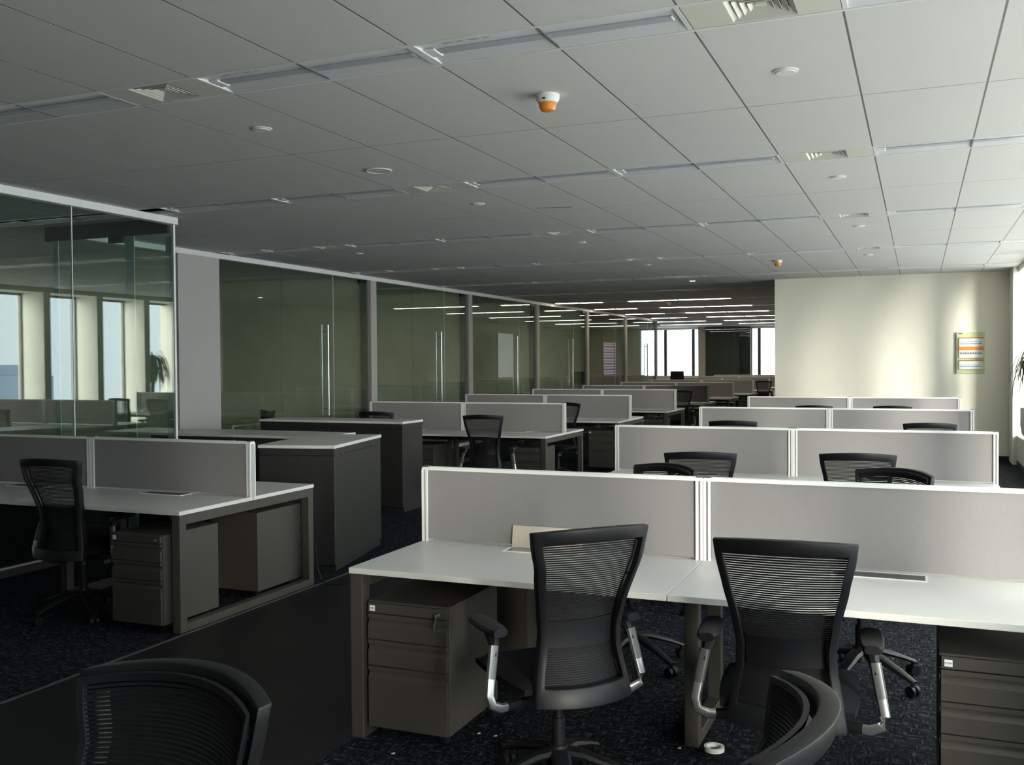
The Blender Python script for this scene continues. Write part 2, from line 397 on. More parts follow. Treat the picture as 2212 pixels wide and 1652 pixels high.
for (x, y), lb in {(-1.796, 4.841): 'large smoke detector with orange cap on the near ceiling', (-1.821, 14.106): 'small-looking smoke detector with orange cap near the cream wall',
                   (-5.46, 22.86): 'far smoke detector among the lit ceiling lights'}.items():
    spawn('smoke_detector', lb, 'smoke detector', det, (x, y, ZC), 0, 'ceiling smoke detectors')
spawn('ceiling_speaker', 'round flush ceiling speaker over the left aisle', 'speaker',
      [('rim', MB().lathe([(.098, 0), (.098, -.006), (.083, -.008), (.083, 0)]).mesh('rim', 'painted_steel', smooth=True)),
       ('grille', MB().cyl(0, 0, -.005, 0, .083, n=28).mesh('grille', 'ceiling_tile', smooth=True))], (-3.62, 6.226, ZC))
spawn('slot_diffuser', 'thin dark slot in the ceiling above the aisle', 'air slot',
      [('slot', MB().box(-.165, .165, -.012, .012, -.002, .01).mesh('slot', 'slot_dark')), ('frame', MB().box(-.17, .17, -.016, -.012, -.003, .01).box(-.17, .17, .012, .016, -.003, .01).mesh('frame', 'grey_trim'))], (-3.05, 8.37, ZC), R(13))
spawn('emergency_lamp', 'small glowing square lamp in the ceiling before the lit area', 'lamp',
      [('housing', MB().box(-.05, .05, -.03, .03, -.008, .0).mesh('housing', 'white_plastic')), ('lens', MB().box(-.04, .04, -.02, .02, -.012, -.008).mesh('lens', 'lamp_lit'))], (-3.64, 17.0, ZC))

# ------------------------------------------------------------------ walls
struct('wall_back', MB().box(-2.30, 2.3, 17.42, 17.62, 0, ZC+.08).mesh('wall_back', 'cream_wall'), 'cream painted wall at the end of the right desks')
struct('wall_light_block', MB().box(-2.30, -2.1, 17.62, 41.2, 0, ZC+.08).mesh('wall_light_block', 'cream_wall'))  # unseen wall added to keep window light out of the far area
struct('baseboard_back', MB().box(-2.30, 1.40, 17.405, 17.42, 0, .07).mesh('baseboard_back', 'black_skirting'))
struct('wall_front', MB().box(-13, 2.3, -7.4, -7.2, 0, ZC+.08).mesh('wall_front', 'cream_wall'))
# right window wall: ledge, header, deep white fins, windows between them
wr = struct('wall_right', None, 'window wall with deep white fins')
link('ledge', MB().box(1.40, 2.08, -7.2, 17.42, .0, .45).mesh('ledge', 'ledge_bounce_dark'), wr)
link('ledge_front', MB().box(1.388, 1.40, -7.2, 16.75, .08, .45).mesh('ledge_front', 'white_reveal'), wr)
link('header', MB().box(1.40, 2.08, -7.2, 17.42, 2.94, ZC+.08).mesh('header', 'white_reveal'), wr)
struct('baseboard_right', MB().box(1.385, 1.40, -7.2, 17.42, 0, .08).mesh('baseboard_right', 'black_skirting'))
fin_me = MB().box(1.40, 2.05, 0, .15, .45, 2.94).mesh('fin', 'white_reveal')
fy = [14.31+1.24*i for i in range(-12, 2)]
for y in fy: link('fin', fin_me, wr, (0, y, 0))
link('column', MB().box(1.33, 2.08, 16.75, 17.42, 0, ZC+.05).mesh('column', 'white_reveal'), wr)
fr_w = MB().box(1.93, 1.99, .15, .185, .45, 2.94).box(1.93, 1.99, 1.205, 1.24, .45, 2.94).box(1.93, 1.99, .185, 1.205, .45, .49).box(1.93, 1.99, .185, 1.205, 2.90, 2.94).mesh('window_frame', 'grey_metal')
pn_w = MB().box(1.955, 1.963, .185, 1.205, .49, 2.90).mesh('pane', 'window_glass')
wn = 0
for y in fy:
    wn += 1
    w = struct('window_%d' % wn); w.location = (0, y, 0)
    link('window_frame', fr_w, w); link('pane', pn_w, w)
w = struct('window_%d' % (wn+1)); link('pane', MB().box(1.955, 1.963, fy[0]-1.1, fy[0], .45, 2.94).mesh('pane', 'window_glass'), w)
link('sun_block_wall', MB().box(1.40, 2.05, -7.2, fy[0]-1.1, .45, 2.94).mesh('sun_block_wall', 'white_reveal'), wr)  # unseen solid stretch behind the camera, added to cut the sun

# left: glass-fronted rooms
GXW, BX = -8.20, -12.6
wl = struct('wall_left', None, 'long glass partition of the left offices')
posts = [(9.30, 10.05)]+[(13.70+3.72*i, 13.93+3.72*i) for i in range(6)]
link('column_panel', MB().box(GXW-.12, GXW+.03, 9.30, 10.05, 0, ZC-.0).mesh('column_panel', 'grey_wall'), wl)
link('header_rail', MB().box(GXW-.05, GXW+.045, 7.45, 32.53, ZC-.065, ZC-.002).mesh('header_rail', 'aluminium'), wl)
for i, (a, b) in enumerate(posts[1:]):
    link('post', MB().box(GXW-.10, GXW+.035, a+.06, b, 0, ZC-.065).mesh('post', 'grey_wall'), wl)
    link('post_edge', MB().box(GXW-.10, GXW+.02, a-.03, a+.06, 0, ZC-.065).mesh('post_edge', 'post_shadow_grey'), wl)
link('floor_rail', MB().box(GXW-.03, GXW+.03, 10.05, 32.5, 0, .06).mesh('floor_rail', 'aluminium'), wl)
handle_m = MB().tube([(.055, 0, .85), (.055, 0, 2.2)], .017, 10)
handle_m.tube([(-.055, 0, .85), (-.055, 0, 2.2)], .017, 10)
for z in (.95, 2.1): handle_m.tube([(-.055, 0, z), (.055, 0, z)], .009, 8)
hm = handle_m.mesh('handle', 'polished_metal', smooth=True)
bays = [(10.05, 13.64)]+[(13.93+3.72*i, 17.36+3.72*i) for i in range(5)]
dn = 0
for i, (a, b) in enumerate(bays):
    s1 = a+(b-a)*.37; s2 = a+(b-a)*.735
    link('pane', MB().box(GXW-.006, GXW+.006, a, s1-.004, .06, ZC-.065).mesh('pane', 'partition_glass'), wl)
    link('pane', MB().box(GXW-.006, GXW+.006, s2+.004, b, .06, ZC-.065).mesh('pane', 'partition_glass'), wl)
    link('joint', MB().box(GXW+.003, GXW+.008, s2-.002, s2+.004, .06, ZC-.065).mesh('joint', 'aluminium'), wl)
    dn += 1
    d = struct('door_%d' % dn, None, 'frameless glass door with a long steel pull handle')
    link('pane', MB().box(GXW-.006, GXW+.006, s1+.004, s2-.004, .01, ZC-.07).mesh('pane', 'partition_glass'), d)
    link('handle', hm, d, (GXW, s2-.22, 0))
    link('patch_fitting', MB().box(GXW-.02, GXW+.02, b-.20, b, ZC-.12, ZC-.068).mesh('patch_fitting', 'black_plastic'), d)
struct('wall_rooms', MB().box(BX-.15, BX, -7.2, 32.6, 0, ZC+.05).mesh('wall_rooms', 'room_wall'))
struct('wall_divider_1', MB().box(BX, GXW-.12, 9.30, 9.42, 0, ZC+.05).mesh('wall_divider_1', 'room_wall'))
for i, (a, b) in enumerate(posts[1:]):
    struct('wall_divider_%d' % (i+2), MB().box(BX, GXW-.10, a+.04, a+.16, 0, ZC+.05).mesh('wall_divider', 'room_wall'))
struct('wall_far_room', MB().box(-13, BX, 32.6, 41.2, 0, ZC+.05).mesh('wall_far_room', 'room_wall'))
# protruding glass box on the near left
GB = -6.57
wg = struct('wall_glass_box', None, 'protruding glass meeting room at the near left')
for a, b in ((2.2, 4.2), (4.208, 6.196), (6.204, 7.41)):
    link('pane', MB().box(GB-.006, GB+.006, a, b, .05, ZC-.06).mesh('pane', 'partition_glass'), wg)
for y in (4.204, 6.2): link('joint', MB().box(GB-.006, GB+.009, y-.004, y+.004, .05, ZC-.06).mesh('joint', 'aluminium'), wg)
link('header_rail', MB().box(GB-.05, GB+.045, 2.2, 7.44, ZC-.065, ZC-.002).mesh('header_rail', 'aluminium'), wg)
link('floor_rail', MB().box(GB-.02, GB+.02, 2.2, 7.44, 0, .05).mesh('floor_rail', 'aluminium'), wg)
link('corner_trim', MB().box(GB-.012, GB+.012, 7.41, 7.435, 0, ZC-.06).mesh('corner_trim', 'aluminium'), wg)
for x0, x1 in ((-8.10, -7.17), (-7.155, -6.60)):
    link('pane', MB().box(x0, x1, 7.414, 7.426, .02, ZC-.14).mesh('pane', 'partition_glass'), wg)
for x0, x1, z1 in ((-8.15, -8.05, 2.95), (-7.18, -7.06, 2.98), (-6.67, -6.58, 2.85)):
    link('glass_edge_strip', MB().box(x0, x1, 7.427, 7.437, .02, z1).mesh('glass_edge_strip', 'frosted_strip'), wg)
link('return_header', MB().box(-8.2, GB-.05, 7.40, 7.44, ZC-.14, ZC).mesh('return_header', 'cabinet_steel'), wg)
link('patch_fitting', MB().box(-7.36, -7.20, 7.40, 7.45, ZC-.20, ZC-.14).mesh('patch_fitting', 'black_plastic'), wg)
struct('wall_box_front', MB().box(BX, GB, 2.08, 2.2, 0, ZC+.05).mesh('wall_box_front', 'room_wall'))

# far end wall with windows
FY = 41.0
wf = struct('wall_far', None, 'far end wall around the bright windows')
def fw(x0, x1, z0, z1, mat='cream_wall'): link('panel', MB().box(x0, x1, FY, FY+.2, z0, z1).mesh('panel', mat), wf)
fw(-13, -10.6, 0, ZC+.05); fw(-10.6, -2.1, 0, 1.0); fw(-10.6, -2.1, 2.94, ZC+.05); fw(-8.47, -6.32, 1.0, 2.94, 'room_wall'); fw(-5.38, -2.1, 1.0, 2.94)
link('column', MB().box(-8.48, -8.18, FY-.35, FY, 0, ZC).mesh('column', 'wood_edge_cream'), wf)
for i, (a, b, mul) in enumerate(((-10.6, -8.47, (-9.95, -8.76)), (-6.32, -5.38, (-6.04,)))):
    w = struct('window_%d' % (wn+2+i), None, 'bright far window')
    link('pane', MB().box(a, b, FY+.08, FY+.09, 1.0, 2.94).mesh('pane', 'window_glass'), w)
    for x in mul: link('mullion', MB().box(x-.06, x+.06, FY+.02, FY+.14, 1.0, 2.94).mesh('mullion', 'grey_metal'), w)
wd = struct('wall_dark_glass', None, 'dark glass screen before the far wall')
for a, b in ((-8.16, -7.0), (-6.99, -6.34)): link('pane', MB().box(a, b, FY-.30, FY-.288, .05, 2.95).mesh('pane', 'dark_glass'), wd)
link('header_rail', MB().box(-8.18, -6.32, FY-.33, FY-.26, 2.95, ZC-.01).mesh('header_rail', 'grey_metal'), wd)
# hazy towers outside
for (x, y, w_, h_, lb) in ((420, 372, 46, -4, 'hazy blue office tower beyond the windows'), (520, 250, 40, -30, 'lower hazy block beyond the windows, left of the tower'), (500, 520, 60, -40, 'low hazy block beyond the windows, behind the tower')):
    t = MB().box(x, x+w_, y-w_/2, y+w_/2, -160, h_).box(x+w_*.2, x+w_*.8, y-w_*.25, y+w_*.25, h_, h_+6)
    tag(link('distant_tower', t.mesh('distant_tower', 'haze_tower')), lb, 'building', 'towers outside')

# ------------------------------------------------------------------ desk pods
ZD, ZP, HD, DW = .74, 1.108, .71, 1.4025
def screen_parts(w):
    fab = MB().box(.034, w-.034, -.017, .017, ZD+.012, ZP-.014).mesh('privacy_screen', 'screen_fabric')
    subs = []
    for x0 in (0, w-.034):
        p = MB(); subs.append(('groove', MB().box(x0+.003, x0+.031, -.020, .020, ZD, ZP-.016).mesh('groove', 'grey_trim')))
        for rx in (x0+.001, x0+.0215): 
            for s in (-1, 1): p.box(rx, rx+.0115, s*.025-.004, s*.025+.004, ZD, ZP-.016)
        subs.append(('post', p.mesh('post', 'aluminium')))
    tr = MB().box(0, w, -.024, .024, ZP-.016, ZP-.006).box(.002, w-.002, -.020, -.004, ZP-.006, ZP).box(.002, w-.002, .004, .020, ZP-.006, ZP)
    subs.append(('top_rail', tr.mesh('top_rail', 'aluminium')))
    for x0 in (.0, w-.034): subs.append(('end_cap', MB().box(x0+.002, x0+.032, -.021, .021, ZP-.001, ZP+.003).mesh('end_cap', 'grey_metal')))
    return fab, subs
SCR = {}
def pod(name_label, x0, yc, w1=DW, w2=DW, open_port=None, detail=True, lw=.06, group='bench desk pods'):
    """x0 = left end, yc = screen plane"""
    t = link('desk_pod', None, loc=(x0, yc, 0)); tag(t, name_label, 'desk', group)
    xs = [0, w1, w1+w2]
    for i, (a, b) in enumerate(((xs[0], xs[1]), (xs[1], xs[2]))):
        for s in (-1, 1):
            y0, y1 = (-HD, -.004) if s < 0 else (.004, HD)
            key = ('top', round(b-a, 3), s)
            if key not in SCR: SCR[key] = MB().box(.0015, b-a-.0015, y0, y1, ZD-.025, ZD).mesh('desktop', 'desk_laminate', bevel=.0015)
            link('desktop', SCR[key], t, (a, 0, 0))
        key = ('scr', round(b-a, 3))
        if key not in SCR: SCR[key] = screen_parts(b-a)
        fo = link('privacy_screen', SCR[key][0], t, (a, 0, 0))
        for q in SCR[key][1]: link(q[0], q[1], fo)
        # cable ports beside the screen
        for s in (-1, 1):
            if not detail and s > 0: continue
            cxp = a+(b-a)*(.475 if i == 0 else .52); opn = open_port == (i, s)
            k2 = ('port', s, opn)
            if k2 not in SCR:
                ym = s*.084; hw = .185
                rim = MB().box(-hw, hw, ym-.058, ym-.050, ZD, ZD+.004).box(-hw, hw, ym+.050, ym+.058, ZD, ZD+.004).box(-hw, -hw+.008, ym-.05, ym+.05, ZD, ZD+.004).box(hw-.008, hw, ym-.05, ym+.05, ZD, ZD+.004)
                if opn:
                    lid = MB().add([(-hw+.01, ym+.048, ZD+.004), (hw-.01, ym+.048, ZD+.004), (hw-.01, ym+.062, ZD+.105), (-hw+.01, ym+.062, ZD+.105),
                                    (-hw+.01, ym+.042, ZD+.004), (hw-.01, ym+.042, ZD+.004), (hw-.01, ym+.056, ZD+.105), (-hw+.01, ym+.056, ZD+.105)],
                                   [(0,1,2,3), (4,5,6,7), (0,1,5,4), (1,2,6,5), (2,3,7,6), (3,0,4,7)])
                    well = MB().box(-hw+.008, hw-.008, ym-.05, ym+.04, ZD+.0005, ZD+.0015).mesh('socket_well', 'polished_metal')
                    SCR[k2] = (rim.mesh('cable_port', 'aluminium'), [('lid', lid.mesh('lid', 'wood_edge_cream')), ('socket_well', well)])
                else:
                    lid = MB().box(-hw+.009, hw-.009, ym-.049, ym+.049, ZD, ZD+.003)
                    SCR[k2] = (rim.mesh('cable_port', 'aluminium'), [('lid', lid.mesh('lid', 'grey_metal'))])
            po = link('cable_port', SCR[k2][0], t, (cxp, 0, 0))
            for q in SCR[k2][1]: link(q[0], q[1], po)
    # closed rectangular leg frames at the ends and the middle, beams between
    if 'frame' not in SCR:
        f = MB().box(-.03, .03, -HD+.006, -HD+.066, 0, ZD-.026).box(-.03, .03, HD-.066, HD-.006, 0, ZD-.026)
        f.box(-.03, .03, -HD+.066, HD-.066, ZD-.086, ZD-.026).box(-.03, .03, -HD+.066, HD-.066, .0, .05)
        SCR['frame'] = f.mesh('leg_frame', 'taupe_steel', bevel=.002)
        g = MB().box(-.03, .03, -.28, -.22, 0, ZD-.026).box(-.03, .03, .22, .28, 0, ZD-.026)
        g.box(-.03, .03, -.22, .22, ZD-.086, ZD-.026).box(-.03, .03, -.22, .22, 0, .05)
        SCR['midframe'] = g.mesh('leg_frame', 'taupe_steel', bevel=.002)
    W = w1+w2
    link('leg_frame', SCR['frame'], t, (.035, 0, 0)); link('leg_frame', SCR['frame'], t, (W-.035, 0, 0)); link('leg_frame', SCR['midframe'], t, (w1, 0, 0))
    for s in (-1, 1):
        k3 = ('beam', round(W, 3), s)
        if k3 not in SCR: SCR[k3] = MB().box(.065, W-.065, s*.33-.02, s*.33+.02, ZD-.075, ZD-.03).mesh('beam', 'taupe_steel')
        link('beam', SCR[k3], t)
    k4 = ('tray', round(W, 3))
    if k4 not in SCR: SCR[k4] = MB().box(.6, W-.6, -.12, .12, ZD-.12, ZD-.11).box(.6, W-.6, -.12, -.11, ZD-.11, ZD-.05).box(.6, W-.6, .11, .12, ZD-.11, ZD-.05).mesh('cable_tray', 'taupe_steel')
    link('cable_tray', SCR[k4], t)
    return t
RX = -2.283
RY = [4.343, 7.703, 11.016, 14.393]
pod('nearest white bench desk pod with mauve-grey screens and an open cable lid', RX, RY[0], open_port=(0, -1))
for i, y in enumerate(RY[1:]):
    pod(['second', 'third', 'last'][i]+' bench desk pod of the right row towards the cream wall', RX, y, detail=i == 0)
LXR = -4.075
pod('near left bench desk pod with open steel leg frames beside the aisle', -4.10-DW-1.02, 5.36, w1=1.02, w2=DW)
LY = [11.557+3.032*i for i in range(9)]
for i, y in enumerate(LY):
    pod((['bench desk pod just behind the long dark cabinet', 'second', 'third', 'fourth', 'fifth', 'sixth', 'seventh', 'eighth', 'ninth'][i])+('' if i == 0 else ' bench desk pod of the left row beyond the cabinets'), LXR-2*DW, y, detail=i < 2)

# ------------------------------------------------------------------ pedestals
def pedestal_parts():
    W, D, H = .39, .50, .60; z0 = .055
    parts = [('body', MB().box(-W/2, W/2, .0, D, z0, H).mesh('body', 'taupe_steel', bevel=.002))]
    iw = W/2-.007
    strip = MB().box(-iw, iw, -.018, -.001, H-.048, H-.006).mesh('lock_strip', 'taupe_steel', bevel=.001)
    rot = Matrix.Rotation(math.pi/2, 4, 'X')
    stick = MB().box(-iw+.010, -iw+.036, -.0195, -.0182, H-.040, H-.016).mesh('label_sticker', 'white_paper')
    lm = text_mesh('POSH', .0088, 'dark_print', Matrix.Translation((-iw+.023, -.0203, H-.028)) @ rot)
    parts.append(('lock_strip', strip, None, [('label_sticker', stick), ('lettering', lm)]))
    lk = MB(); n = 12
    lk.add([(.155+.009*math.cos(2*math.pi*i/n), y, H-.028+.009*math.sin(2*math.pi*i/n)) for y in (-.025, -.0185) for i in range(n)],
           [tuple(range(n)), tuple(range(n, 2*n))]+[(i, (i+1) % n, n+(i+1) % n, n+i) for i in range(n)])
    parts.append(('lock', lk.mesh('lock', 'polished_metal')))
    zt = H-.053
    for hgt in (.113, .113, None):
        zb = zt-hgt+.005 if hgt else z0+.004
        # side profile: lip, undercut finger pull, flat front
        prof = [(-.001, zt), (-.018, zt), (-.018, zt-.016), (-.002, zt-.018), (-.003, zt-.030), (-.018, zt-.048), (-.018, zb), (-.001, zb)]
        parts.append(('drawer', MB().prism(prof, -iw, iw).mesh('drawer', 'taupe_steel')))
        zt = zb-.005
    for sx_ in (-1, 1):
        for y in (.06, D-.06):
            c = MB()
            c.add([(sx_*.14+dx, y+.027*math.cos(2*math.pi*i/12), .028+.027*math.sin(2*math.pi*i/12)) for dx in (-.012, .012) for i in range(12)],
                  [tuple(range(12)), tuple(range(12, 24))]+[(i, (i+1) % 12, 12+(i+1) % 12, 12+i) for i in range(12)])
            parts.append(('caster', c.mesh('caster', 'black_plastic')))
    return parts
PED = pedestal_parts()
key_m = MB().tube([(.155, -.026, .572), (.155, -.05, .572)], .004, 6).tube([(.155, -.05, .580), (.157, -.05, .560), (.150, -.052, .535), (.148, -.050, .515)], [.011, .004, .009, .006], 6, .4)
def ped(lb, x, y, rz=0, key=False):
    t = spawn('drawer_pedestal', lb, 'pedestal', PED, (x, y, 0), rz, 'steel drawer pedestals under the desks')
    if key: link('key', key_m.mesh('key', 'grey_metal'), t, label='keys hanging in the lock')
    return t
ped('taupe steel drawer pedestal with keys in its lock, under the nearest desk', -2.005, 3.66, 0, True)
ped('taupe steel drawer pedestal at the right edge of the photo', .262, 3.71, R(0))
ped('drawer pedestal under the back side of the nearest pod, left', -2.0, 5.03, math.pi)
ped('drawer pedestal standing out from the near left desk', -4.378, 4.60, 0)
ped('drawer pedestal facing away under the near left desk, seen through its leg frame', -4.395, 6.03, math.pi)
for i, y in enumerate(LY[:6]):
    w_ = 'pod behind the long cabinet' if i == 0 else ORD[i]+' left-row pod'
    ped('drawer pedestal under the aisle end of the '+w_+', front side', LXR-.27, y-.69)
    if i not in (0, 2, 5): ped('drawer pedestal under the aisle end of the '+w_+', back side', LXR-.27, y+.69, math.pi)
    if i == 0: ped('drawer pedestal under the inner front desk of the pod behind the long cabinet', LXR-DW-.30, y-.66)
for i, y in enumerate(RY[1:]):
    w_ = ORD[i+1]+' right-row pod'
    ped('drawer pedestal under the aisle end of the '+w_+', front side', RX+.27, y-.69)

# ------------------------------------------------------------------ storage cabinets
def cabinet(lb, x, y, rz, W, D, H, units, doors, group='dark storage cabinets with white tops'):
    """origin at front-right floor corner; extends to -x and +y"""
    t = link('storage_cabinet', None, loc=(x, y, 0), rotz=rz); tag(t, lb, 'cabinet', group)
    link('top', MB().box(-W-.006, .006, -.008, D+.006, H-.026, H).mesh('top', 'desk_laminate', bevel=.0015), t)
    u = W/units
    for i in range(units):
        bd = link('body', MB().box(-(i+1)*u+.002, -i*u-.002, .018, D, .05, H-.027).mesh('body', 'cabinet_steel', bevel=.002), t)
        link('kick_plinth', MB().box(-(i+1)*u+.01, -i*u-.01, .04, D-.02, 0, .05).mesh('kick_plinth', 'black_skirting'), bd)
        if doors:
            for j in range(2):
                a = -(i+1)*u+.004+j*(u/2)
                dr = link('door', MB().box(a, a+u/2-.006, 0, .017, .055, H-.10).mesh('door', 'cabinet_steel', bevel=.0015), t)
            link('lock', MB().tube([(-i*u-u/2+.03, -.006, H-.06), (-i*u-u/2+.03, .012, H-.06)], .010, 10).mesh('lock', 'polished_metal'), t)
            link('fascia', MB().box(-(i+1)*u+.004, -i*u-.004, .006, .017, H-.095, H-.03).mesh('fascia', 'cabinet_steel'), t)
        else:
            link('side_panel', MB().box(-(i+1)*u+.003, -i*u-.003, 0, .017, .055, H-.085).mesh('side_panel', 'cabinet_steel', bevel=.0015), t)
            link('fascia', MB().box(-(i+1)*u+.003, -i*u-.003, 0, .017, H-.080, H-.03).mesh('fascia', 'cabinet_steel', bevel=.001), t)
    link('end_seam', MB().box(.0, .0015, .10*D, D-.02, H-.085, H-.081).mesh('end_seam', 'black_plastic'), t)
    return t
cabinet('dark storage cabinet with white top standing askew beside the near left desk', -4.19, 6.484, R(12.3), .624, 1.16, .988, 1, False)
cabinet('long low dark cabinet with white top and locks, behind the askew cabinet', -5.235, 7.86, 0, 2.06, .62, .930, 3, True)
cabinet('long dark cabinet with white top, farthest of the three cabinets', -5.16, 9.33, 0, 1.87, .46, .988, 2, False)

# ------------------------------------------------------------------ task chairs
def chair_parts():
    TOPZ, BOTZ = 1.035, .405
    def yback(z):      # side profile, negative is backwards
        t = (z-BOTZ)/(TOPZ-BOTZ)
        return -.235+.055*math.sin(math.pi*min(1, t*1.25))*(1 if t < .8 else 1)-.125*max(0, t-.25)**1.3
    def hw(z):         # half width
        t = (z-BOTZ)/(TOPZ-BOTZ)
        pts = [(0, .195), (.12, .185), (.30, .165), (.40, .162), (.55, .175), (.75, .202), (.92, .224), (1, .230)]
        for (a, wa), (b, wb) in zip(pts, pts[1:]):
            if t <= b: q = (t-a)/(b-a); q = q*q*(3-2*q)*.4+q*.6; return wa+(wb-wa)*q
        return pts[-1][1]
    def surf(x, z, off):   # point on the curved back shell
        t = (z-BOTZ)/(TOPZ-BOTZ); w = .23
        sag = .085*(x/w)**2
        zz = z+ (.018*(1-(x/w)**2) if t > .6 else 0)*max(0, (t-.6)/.4)
        return (x, yback(z)+sag+off, zz)
    def ring(o_in, wid_side, wid_top, wid_bot, off0, off1, inset=0.):
        """closed plate ring on the shell"""
        NZ, NX = 22, 12
        z0, z1 = BOTZ+inset, TOPZ-inset
        outer, inner = [], []
        def add(x, z, ix, iz): outer.append((x, z)); inner.append((ix, iz))
        def W(z): return hw(z)-inset
        zi0, zi1 = z0+wid_bot, z1-wid_top
        for i in range(NX+1):           # top, left to right
            s = -1+2*i/NX; add(s*W(z1), z1, s*(W(zi1)-wid_side), zi1)
        for i in range(1, NZ):          # right side, down
            q = i/NZ; z = z1+(z0-z1)*q; zi = zi1+(zi0-zi1)*q; add(W(z), z, W(zi)-wid_side, zi)
        for i in range(NX+1):           # bottom, right to left
            s = 1-2*i/NX; add(s*W(z0), z0, s*(W(zi0)-wid_side), zi0)
        for i in range(1, NZ):
            q = i/NZ; z = z0+(z1-z0)*q; zi = zi0+(zi1-zi0)*q; add(-W(z), z, -(W(zi)-wid_side), zi)
        n = len(outer); m = MB(); vs = []
        for off in (off0, off1): vs += [surf(x, z, off) for x, z in outer]
        for off in (off0, off1): vs += [surf(x, z, off) for x, z in inner]
        fs = []
        for i in range(n):
            j = (i+1) % n
            fs += [(i, j, n+j, n+i), (2*n+i, 3*n+i, 3*n+j, 2*n+j), (i, 2*n+i, 2*n+j, j), (n+i, n+j, 3*n+j, 3*n+i)]
        m.add(vs, fs); return m
    P = []
    fr = ring(0, .027, .044, .066, -.048, -.012)
    frame = fr.mesh('back_frame', 'black_plastic', bevel=.004, smooth=True, seg=2)
    # mesh panel: thin rim in front of the frame with woven ribs
    rim = ring(0, .010, .012, .014, .000, .010, inset=.012)
    link_web = []
    ribs = MB(); NR = 74; NX = 12
    z0, z1 = BOTZ+.028, TOPZ-.024
    for i in range(NR):
        z = z0+(z1-z0)*i/(NR-1); h = .0026 if z > .74 else .0033; w = hw(z)-.020
        vs = []
        for k in range(NX+1):
            x = -w+2*w*k/NX
            for dz, of in ((-h, .003), (h, .003), (h, .0065), (-h, .0065)): vs.append(surf(x, z+dz, of))
        fs = []
        for k in range(NX):
            b = k*4
            for a in range(4): fs.append((b+a, b+(a+1) % 4, b+4+(a+1) % 4, b+4+a))
        ribs.add(vs, fs)
    rim_me = rim.mesh('mesh_rim', 'black_plastic', smooth=True); rib_me = ribs.mesh('mesh_panel', 'black_mesh', smooth=True)
    P.append(('back_frame', frame, None, [('mesh_rim', rim_me)])); P.append(('mesh_panel', rib_me))
    # side webs tie the mesh rim to the frame
    sw = MB()
    for s in (-1, 1):
        for z in (.44, .60, .72, .85, .98):
            a = surf(s*(hw(z)-.018), z, -.02); b = surf(s*(hw(z)-.018), z, .006); sw.tube([a, b], .006, 6)
    P.append(('clip', sw.mesh('clip', 'black_plastic')))
    # lumbar support pad behind the mesh
    lb = MB(); vs = []
    for i in range(7):
        z = .60+.10*i/6
        for k in range(9):
            x = -.13+.26*k/8; vs.append(surf(x, z, -.012))
    for i in range(7):
        z = .60+.10*i/6
        for k in range(9):
            x = -.13+.26*k/8; vs.append(surf(x, z, -.004))
    fs = [(i*9+k, i*9+k+1, i*9+k+10, i*9+k+9) for i in range(6) for k in range(8)]
    fs += [tuple(63+q for q in reversed(f)) for f in fs]
    bd = [k for k in range(9)]+[i*9+8 for i in range(1, 7)]+[54+k for k in range(7, -1, -1)]+[i*9 for i in range(5, 0, -1)]
    fs += [(bd[i], bd[(i+1) % len(bd)], 63+bd[(i+1) % len(bd)], 63+bd[i]) for i in range(len(bd))]
    P.append(('lumbar_support', lb.add(vs, fs).mesh('lumbar_support', 'black_plastic', smooth=True)))
    # seat cushion: rounded slab with waterfall front
    se = MB(); NXs, NYs = 12, 12; vs = []
    for top in (1, 0):
        for j in range(NYs+1):
            for i in range(NXs+1):
                u_ = -1+2*i/NXs; v_ = -1+2*j/NYs
                x = .245*u_*(1-.06*v_*v_)*(1-.05*(1-v_)/2); y = .045+.235*v_*(1-.05*u_*u_)
                e_ = max(abs(u_), abs(v_)); rnd = (max(0, e_-.72)/.28)**2
                z = (.485-.028*rnd-.012*max(0, v_-.6)+.006*u_*u_) if top else (.425+.016*rnd)
                vs.append((x, y, z))
    nn = (NXs+1)*(NYs+1); fs = []
    for j in range(NYs):
        for i in range(NXs):
            a = j*(NXs+1)+i; fs.append((a, a+1, a+NXs+2, a+NXs+1)); fs.append((nn+a, nn+a+NXs+1, nn+a+NXs+2, nn+a+1))
    bd = [i for i in range(NXs+1)]+[j*(NXs+1)+NXs for j in range(1, NYs+1)]+[NYs*(NXs+1)+i for i in range(NXs-1, -1, -1)]+[j*(NXs+1) for j in range(NYs-1, 0, -1)]
    for i in range(len(bd)): a, b = bd[i], bd[(i+1) % len(bd)]; fs.append((b, a, nn+a, nn+b))
    P.append(('seat', se.add(vs, fs).mesh('seat', 'black_fabric', smooth=True)))
    mech = MB().box(-.09, .09, -.14, .16, .375, .425).box(-.06, .06, -.245, -.12, .385, .432)
    P.append(('tilt_mechanism', mech.mesh('tilt_mechanism', 'black_plastic', bevel=.008, smooth=True)))
    P.append(('adjust_lever', MB().tube([(.09, .06, .40), (.24, .07, .395)], .006, 6).tube([(.23, .07, .395), (.275, .07, .393)], .011, 8, .5).mesh('adjust_lever', 'black_plastic', smooth=True)))
    P.append(('gas_lift', MB().cyl(0, 0, .10, .28, .026, n=14).cyl(0, 0, .28, .38, .016, n=14).cyl(0, 0, .335, .378, .055, .05, n=14).mesh('gas_lift', 'black_plastic', smooth=True)))
